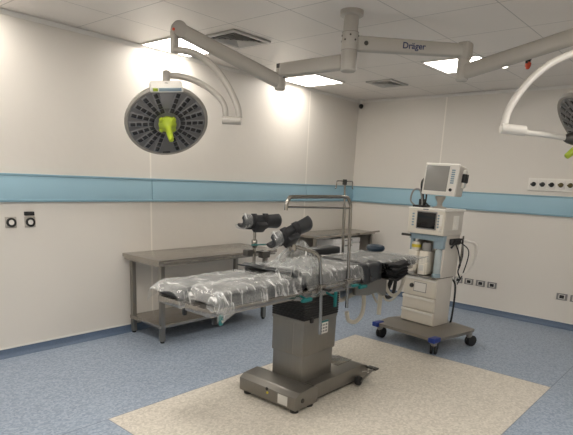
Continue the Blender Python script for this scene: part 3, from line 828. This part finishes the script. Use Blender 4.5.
for y, top, z0 in ((-1.985, 'yellow', .725), (-2.115, 'grey', .70)):
    v = ap(MB().box(XF - .04, XF + .10, y - .05, y + .05, z0, .94, .016, 3).box(XF - .055, XF - .03, y - .04, y + .04, z0, z0 + .12, .008), 'vaporizer', M['cream'])
    ap(MB().lathe([(.046, 0), (.048, .012), (.048, .07), (.04, .085)], (XF + .02, y, .938), 20), 'dial', M['grey'] if top == 'grey' else M['creamd'], v)
    ap(MB().lathe([(.0495, 0), (.0495, .032)], (XF + .02, y, .965), 20), 'dial_band', M[top], v)
    ap(MB().box(XF - .0565, XF - .055, y - .025, y + .025, z0 + .04, z0 + .10, 0), 'label_plate', M['label'], v)
# ventilator head
VF = XF - .06
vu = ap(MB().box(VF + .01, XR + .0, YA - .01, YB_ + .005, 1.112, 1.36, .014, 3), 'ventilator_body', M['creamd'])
ap(MB().box(VF - .015, VF + .012, YA - .012, YB_ + .008, 1.115, 1.355, .012, 3), 'front_panel', M['cream'], vu)
ap(MB().box(VF - .022, XR + .02, YA - .016, YB_ + .012, 1.352, 1.374, .009, 3), 'top_cover', M['white'], vu)
sc = ap(MB().box(VF - .022, VF - .010, -2.25, -2.02, 1.165, 1.343, .006), 'screen_bezel', M['grey'], vu)
ap(MB().box(VF - .0245, VF - .018, -2.24, -2.03, 1.176, 1.333, .003), 'screen', M['screenblk'], sc)
for y0, y1 in ((-2.278, -2.258), (-1.99, -1.965)):
    for r in range(5): ap(MB().box(VF - .019, VF - .012, y0, y1, 1.19 + r * .028, 1.206 + r * .028, .002), 'key', M['paleblue'], vu)
ap(MB().lathe([(.018, 0), (.017, .016), (.013, .018)], (VF - .014, -2.295, 1.175), 16, V((-1, 0, 0))), 'control_knob', M['white'], vu)
ap(MB().box(VF - .019, VF - .012, -2.31, -2.28, 1.21, 1.32, .002), 'key_strip', M['white'], vu)
ap(MB().box(VF - .0225, VF - .02, -2.15, -2.09, 1.357, 1.366, 0), 'maker_mark', M['ink'], vu)
ap(MB().box(-1.70, -1.60, YA - .014, YA - .008, 1.17, 1.31, .004).box(-1.665, -1.635, YA - .020, YA - .012, 1.19, 1.29, .003), 'side_grille', M['white'], vu)
# cables on the machine
for pts, r, nm in (
        ([(-1.62, YA - .02, 1.03), (-1.60, YA - .05, .95), (-1.56, YA - .06, .82), (-1.53, YA - .03, .74), (-1.50, YA - .05, .66)], .007, 'power_cable'),
        ([(-1.70, YA - .02, .99), (-1.66, YA - .05, 1.06), (-1.58, YA - .06, 1.08), (-1.52, YA - .04, 1.02), (-1.50, YA - .04, .9), (-1.54, YA - .04, .78)], .010, 'power_cable'),
        ([(-1.56, YA - .03, 1.05), (-1.47, YA - .09, .95), (-1.48, YA - .06, .72), (-1.5, YA - .02, .60)], .006, 'power_cable')):
    ap(MB().tube(pts, r, 8, smooth=6), nm, M['black'])
ap(MB().box(-1.72, -1.54, YA - .035, YA - .002, 1.02, 1.085, .015, 3), 'cable_bundle', M['black'])
ap(MB().tube([(-1.53, YA - .045, 1.11), (-1.53, YA - .045, .80)], .009, 8), 'hose_rack', M['chrome'])
for k in range(2):
    ap(MB().tube([(-1.52 + .03 * k, YA - .05, 1.06), (-1.45, YA - .13 - .02 * k, 1.03), (-1.43, YA - .14, .86), (-1.47, YA - .09, .74), (-1.51, YA - .05, .70)], .011, 8, smooth=6), 'white_hose', M['tubewhite'])
ap(MB().tube([(-1.49, -2.28, .66), (-1.46, -2.33, .56), (-1.46, -2.33, .22), (-1.47, -2.31, .16)], .010, 8, smooth=6), 'gas_hose', M['black'])
# cuff cables on top, to the left of the monitor foot
for i, pts in enumerate(([(-1.76, -1.97, 1.44), (-1.76, -1.90, 1.50), (-1.74, -1.91, 1.60), (-1.74, -1.98, 1.61), (-1.74, -2.02, 1.50), (-1.74, -2.02, 1.44)],
                         [(-1.70, -2.00, 1.44), (-1.70, -1.99, 1.56), (-1.70, -1.98, 1.70), (-1.66, -2.06, 1.76), (-1.62, -2.09, 1.74)],
                         [(-1.72, -2.04, 1.44), (-1.74, -2.06, 1.56), (-1.72, -2.02, 1.64), (-1.70, -2.01, 1.52), (-1.70, -2.08, 1.45)])):
    pts = [(x, y, z - .064) for x, y, z in pts]
    o = MB().tube(pts, .009 if i != 1 else .012, 8, smooth=6).build('monitor_cable', M['black'] if i else M['grey'])
    tag(o, ['grey cable loop on top of the anaesthesia machine', 'thick black cable rising to the monitor\'s back', 'black cable coil lying closest to the monitor foot'][i], 'cable', 'cables on top of the anaesthesia machine')
o = MB().box(-1.79, -1.62, -2.06, -1.94, 1.374, 1.395, .008).box(-1.74, -1.70, -2.04, -1.98, 1.392, 1.456, .008).build('cable_block', M['black'])
tag(o, 'black cable connector block on top of the anaesthesia machine', 'connector')

# ------------------------------------------------------------------ patient monitor
PM = thing('patient_monitor', 'cream boxy monitor on a swivel foot on the anaesthesia machine', 'monitor', (-1.68, -2.185, 1.374))
MB().lathe([(.07, 0), (.07, .008), (.028, .02), (.024, .05), (.04, .085), (.05, .10), (.05, .12)], n=24).build('swivel_foot', M['armwhite'], PM)
mon = Matrix.Translation((0, -.02, .125)) @ Matrix.Rotation(math.radians(-2), 4, 'Z') @ Matrix.Rotation(math.radians(1.5), 4, 'X') @ Matrix.Rotation(math.radians(5), 4, 'Y')
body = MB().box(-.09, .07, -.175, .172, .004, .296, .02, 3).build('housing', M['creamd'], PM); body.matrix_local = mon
MB().box(-.115, -.085, -.180, .178, -.004, .304, .012, 3).build('front_bezel', M['white'], body)
MB().box(-.120, -.110, -.085, .158, .035, .280, .006).build('screen_frame', M['grey'], body)
MB().box(-.1215, -.114, -.079, .152, .041, .274, .003).build('screen', M['screen'], body)
for r in range(7): MB().box(-.120, -.112, -.148, -.112, .115 + r * .020, .129 + r * .020, .003).build('key', M['paleblue'], body)
MB().lathe([(.016, 0), (.014, .012)], (-.114, -.128, .055), 16, V((-1, 0, 0))).build('rotary_knob', M['black'], body)
MB().box(-.01, .06, -.215, -.17, .14, .225, .01).build('module', M['black'], body)
MB().box(.0, .05, -.20, -.17, .09, .26, .006).build('module_frame', M['white'], body)

for o in set(C.objects) - n_am:
    if o.parent is None: o.location += V((.01, -.015, 0))
base_parts = ('base_plate', 'caster'); low_parts = base_parts + ('cabinet', 'drawer', 'worktop', 'gas_hose')
AM.rotation_euler = (0, 0, math.radians(-7))
for o in AM.children:
    if o.name.startswith(base_parts): o.location += V((.03, -.05, 0))
    elif not o.name.startswith(low_parts): o.location += V((0, -.03, 0))

# ------------------------------------------------------------------ surgical light on the ceiling
HX, HY = -3.439, -2.213
SL = thing('surgical_light', 'ceiling surgical light with two jointed arms and two round lamp heads', 'surgical light', (HX, HY, H))
def sp(mb, name, mat, parent=SL): return mb.build(name, mat, parent, world=True)
def at(px, py, t): return CAM + (fw + rt * ((px - 286.5) / F_PX) - upv * ((py - CY) / F_PX)) * t
sp(MB().lathe([(.082, 0), (.082, -.03), (.074, -.036)], (HX, HY, H), 32), 'ceiling_flange', M['armwhite'])
sp(MB().lathe([(.052, -.03), (.052, -.135), (.058, -.137), (.058, -.145)], (HX, HY, H), 32), 'column', M['armwhite'])
sp(MB().lathe([(.059, -.145), (.059, -.255), (.056, -.257)], (HX, HY, H), 32), 'upper_bearing', M['armwhite'])
b = MB()
for i in range(10):
    a = 2 * PI * i / 10
    b.lathe([(.007, 0), (.006, .004)], (HX + .06 * math.cos(a), HY + .06 * math.sin(a), H - .165 - .03 * (i % 2)), 8, V((math.cos(a), math.sin(a), 0)))
sp(b, 'bolt', M['dark_metal'])
for z in (.140, .258): sp(MB().lathe([(.0600, -.002), (.0605, 0), (.0600, .002)], (HX, HY, H - z), 32), 'joint_ring', M['seamgrey'])
sp(MB().lathe([(.056, -.257), (.058, -.26), (.058, -.388), (.048, -.398)], (HX, HY, H), 32), 'lower_bearing', M['armwhite'])

# upper arm, toward the right, with the maker's lettering
A0 = V((HX, HY, 2.55)); A1 = V((-2.842, -2.807, 2.55)); d = (A1 - A0).normalized()
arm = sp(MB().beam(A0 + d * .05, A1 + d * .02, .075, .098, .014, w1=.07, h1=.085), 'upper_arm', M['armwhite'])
sp(MB().lathe([(.016, 0), (.013, .003)], A0 + d * .11 + d.cross(V((0, 0, 1))) * -.0375 * 0 + V((d.y, -d.x, 0)) * .038, 12, V((d.y, -d.x, 0))), 'screw_cap', M['dark_metal'], arm)
nrm = V((d.y, -d.x, 0))
if nrm.dot(CAM - A0) < 0: nrm = -nrm
mt = Matrix((d if d.dot(rt) > 0 else -d, V((0, 0, 1)), nrm)).transposed().to_4x4()
mt.translation = A0 + d * .455 + nrm * .0375 - V((HX, HY, H))
lettering('Dräger', .058, M['logo'], arm, mt)
jr = sp(MB().box(-.045, .045, -.045, .045, -.06, .058, .02, 3, Matrix.Translation(A1 + V((.0, 0, .0)))), 'arm_elbow', M['armwhite'], arm)
lab(sp(MB().lathe([(.010, 0), (.008, .004)], A1 + nrm * .045 + V((0, 0, .0)), 10, nrm), 'screw_cap', M['red'], arm), 'red screw cap')
# lower arm, toward the back left
B0 = V((HX, HY, 2.43)); B1 = V((-3.44, -1.60, 2.43)); d2 = (B1 - B0).normalized()
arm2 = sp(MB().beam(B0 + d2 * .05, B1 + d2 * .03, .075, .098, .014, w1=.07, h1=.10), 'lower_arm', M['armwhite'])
lab(sp(MB().box(-.006, .006, -.05, .05, -.055, .055, .003, 2, Matrix.Translation(B1 + d2 * .035)), 'end_cap', M['dark_metal'], arm2), 'dark end cap')

def spring_arm(p0, p1, name='spring_arm', ztop=.05, r=.05):
    """hinged sprung arm: knuckle on a vertical pin at p0, beam to p1, fork at p1"""
    d = (p1 - p0).normalized()
    k = MB().lathe([(.036, -.06), (.044, -.05), (.044, .08), (.04, .10)], p0, 20)
    o = sp(k, name, M['armwhite'])
    sp(MB().beam(p0 - d * .035, p1 + d * .025, .072, .104, .028, w1=.066, h1=.100), 'arm_cover', M['armwhite'], o)
    s = V((d.y, -d.x, 0)).normalized()
    sp(MB().lathe([(.054, -.036), (.056, -.03), (.056, .03), (.054, .036)], p1, 24, s), 'arm_knuckle', M['armwhite'], o)
    return o, s

def lamp_head(center, n, xdir, label):
    """round LED head; local +z is the lit face, local +y the bracket side"""
    z = V(n).normalized(); y = z.cross(V(xdir)).normalized(); x = y.cross(z)
    mt = Matrix((x, y, z)).transposed().to_4x4(); mt.translation = center - SL.location
    R = .298
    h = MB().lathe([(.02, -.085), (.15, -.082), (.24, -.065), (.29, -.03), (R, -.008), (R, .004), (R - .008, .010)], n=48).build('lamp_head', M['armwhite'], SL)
    h.matrix_local = mt; lab(h, label)
    MB().lathe([(R - .022, -.002), (R - .022, .012), (R - .008, .016), (R, .008), (R + .002, -.004)], n=48, cap=False).build('rim', M['seamgrey'], h)
    MB().lathe([(R - .014, .0), (R - .016, .011), (.002, .013)], n=48).build('face_plate', M['lampface'], h)
    pale = MB(); led = MB()
    for i in range(20):
        if i in (5, 15): continue
        a = 2 * PI * i / 20
        rot = Matrix.Rotation(a, 4, 'Z')
        pale.box(.088, .270, -.0215, .0215, .010, .0150, .004, 2, rot)
        for k in range(4):
            x0 = .096 + .043 * k
            led.box(x0, x0 + .034, -.0135, .0135, .0145, .0185, .0035, 2, rot)
    pale.build('lens_strip', M['lamppale'], h)['kind'] = 'stuff'
    o = led.build('led_lens', M['led'], h); o['kind'] = 'stuff'
    # plain panel opposite the bracket and one beneath it
    MB().prism([(-.028, .13), (.028, .13), (.052, .262), (-.052, .262)], .0135, .0165, 'z', .001).build('cover_panel', M['lamppale'], h)
    MB().box(-.035, .02, -.270, -.258, .0135, .0165, .001).build('maker_mark', M['led'], h)
    MB().lathe([(.062, .012), (.064, .03), (.05, .04), (.03, .055), (.024, .07), (.022, .15), (.017, .195), (.008, .20)], n=24).build('handle', M['green'], h)
    for i in range(4):
        a = PI / 4 + i * PI / 2; MB().box(.045, .075, -.014, .014, .013, .04, .006, 2, Matrix.Rotation(a, 4, 'Z')).build('collar_lobe', M['green'], h)
    # bracket with control label
    br = MB().prism([(-.115, .258), (.115, .258), (.107, .304), (-.107, .304)], -.055, .020, 'z', .012).build('bracket', M['white'], h)
    MB().prism([(-.055, .272), (.097, .272), (.095, .296), (-.055, .296)], .0195, .0225, 'z', .001).build('control_strip', M['paleblue'], br)
    MB().box(-.095, -.062, .273, .295, .0195, .0235, .002).build('control_button', M['green'], br)
    return h, mt

# --- left lamp
K0 = V((-3.43, -1.55, 2.345)); T1 = 3.75
K1 = at(179, 29.5, T1)
arm_o, s = spring_arm(K0, K1)
st_top = at(174.5, 33, T1); st_bot = at(175.2, 50.5, T1)
sp(MB().beam(st_top + V((0, 0, .02)), V((st_top.x, st_top.y, st_bot.z - .012)), .05, .05, .012), 'arm_stub', M['armwhite'], arm_o)
lab(sp(MB().lathe([(.011, 0), (.009, .005)], at(173.6, 29, T1 - .06), 10, -fw), 'screw_cap', M['red'], arm_o), 'red screw cap')
px1 = [(175, 50.5), (180, 50.3), (187, 51.3), (197, 54.5), (207, 61), (217, 70.5), (227, 84.5), (234, 98), (238, 109), (239.2, 117.5)]
sp(MB().tube([at(x, y, T1) for x, y in px1], .0245, 12, smooth=4), 'outer_yoke', M['armwhite'])
px2 = [(168, 75.5), (174, 75.8), (181, 76.6), (192, 79.5), (203.5, 85), (213, 91.6), (221, 99.6), (225, 108), (225.8, 118)]
yk = sp(MB().tube([at(x, y, T1) for x, y in px2], .0215, 12, smooth=4), 'inner_yoke', M['armwhite'])
sp(MB().tube([at(222.5, 120, T1), at(241, 120.8, T1)], .029, 16), 'yoke_joint', M['armwhite'], yk)
cw = at(167, 122.3, T1)
tc_ = (CAM - cw); hcam = V((tc_.x, tc_.y, 0)).normalized(); rgt = V((-hcam.y, hcam.x, 0)); rgt = rgt if rgt.dot(rt) > 0 else -rgt
lh, lm = lamp_head(cw, hcam * .72 + rgt * .15 + V((0, 0, -.68)), rgt, 'round grey lamp head facing the room, with lime green handle')
top = at(166.5, 75.5, T1); bt = (lm @ V((0, .290, -.02))) + SL.location
sp(MB().tube([V((bt.x, bt.y, bt.z - .01)), V((top.x, top.y, top.z + .012)), V((top.x, top.y, top.z + .03))], .027, 14), 'pivot_post', M['armwhite'], yk)

# --- right lamp
K2 = V((-2.842, -2.807, 2.405)); T2 = 3.05
K3 = at(612, 24.5, T2)
arm_o2, s = spring_arm(K2, K3)
st_top = at(616, 27, T2); st_bot = at(616, 50, T2)
sp(MB().beam(st_top + V((0, 0, .02)), V((st_top.x, st_top.y, st_bot.z - .012)), .05, .05, .012), 'arm_stub', M['armwhite'], arm_o2)
px3 = [(616, 50), (603, 49.5), (588, 50.3), (573, 53.5), (556, 60.5), (545, 67.5), (534, 76.5), (525, 86), (518, 95), (511.5, 105), (507, 114), (504, 127)]
sp(MB().tube([at(x, y, T2) for x, y in px3], .021, 12, smooth=4), 'outer_yoke', M['tubewhite'])
px4 = [(522, 132), (531, 133.2), (545, 134.8), (558, 136.8), (572, 138.6)]
yk = sp(MB().tube([at(x, y, T2) for x, y in px4], .016, 12, smooth=4), 'inner_yoke', M['tubewhite'])
sp(MB().tube([at(501, 128.2, T2), at(525, 131, T2)], .029, 16), 'yoke_joint', M['tubewhite'], yk)
cw = at(595, 134, T2)
n2 = (-rt * .72 - upv * .60 + fw * .22).normalized()
lh2, lm2 = lamp_head(cw, n2, (-fw).cross(n2), 'second round lamp head, cut by the right edge of the photo')
sp(MB().lathe([(.018, -.02), (.03, 0), (.04, .03), (.04, .09)], at(568, 138.2, T2), 14, rt), 'pivot_joint', M['dark_metal'], yk)

# ------------------------------------------------------------------ light and colour
w = bpy.data.worlds.new('world'); bpy.context.scene.world = w; w.use_nodes = True
w.node_tree.nodes['Background'].inputs[0].default_value = (.05, .05, .05, 1)
sc_ = bpy.context.scene
sc_.view_settings.view_transform = 'Standard'
sc_.view_settings.exposure = 0.70
sc_.cycles.max_bounces = 10; sc_.cycles.transparent_max_bounces = 16
sc_.cycles.sample_clamp_indirect = 6
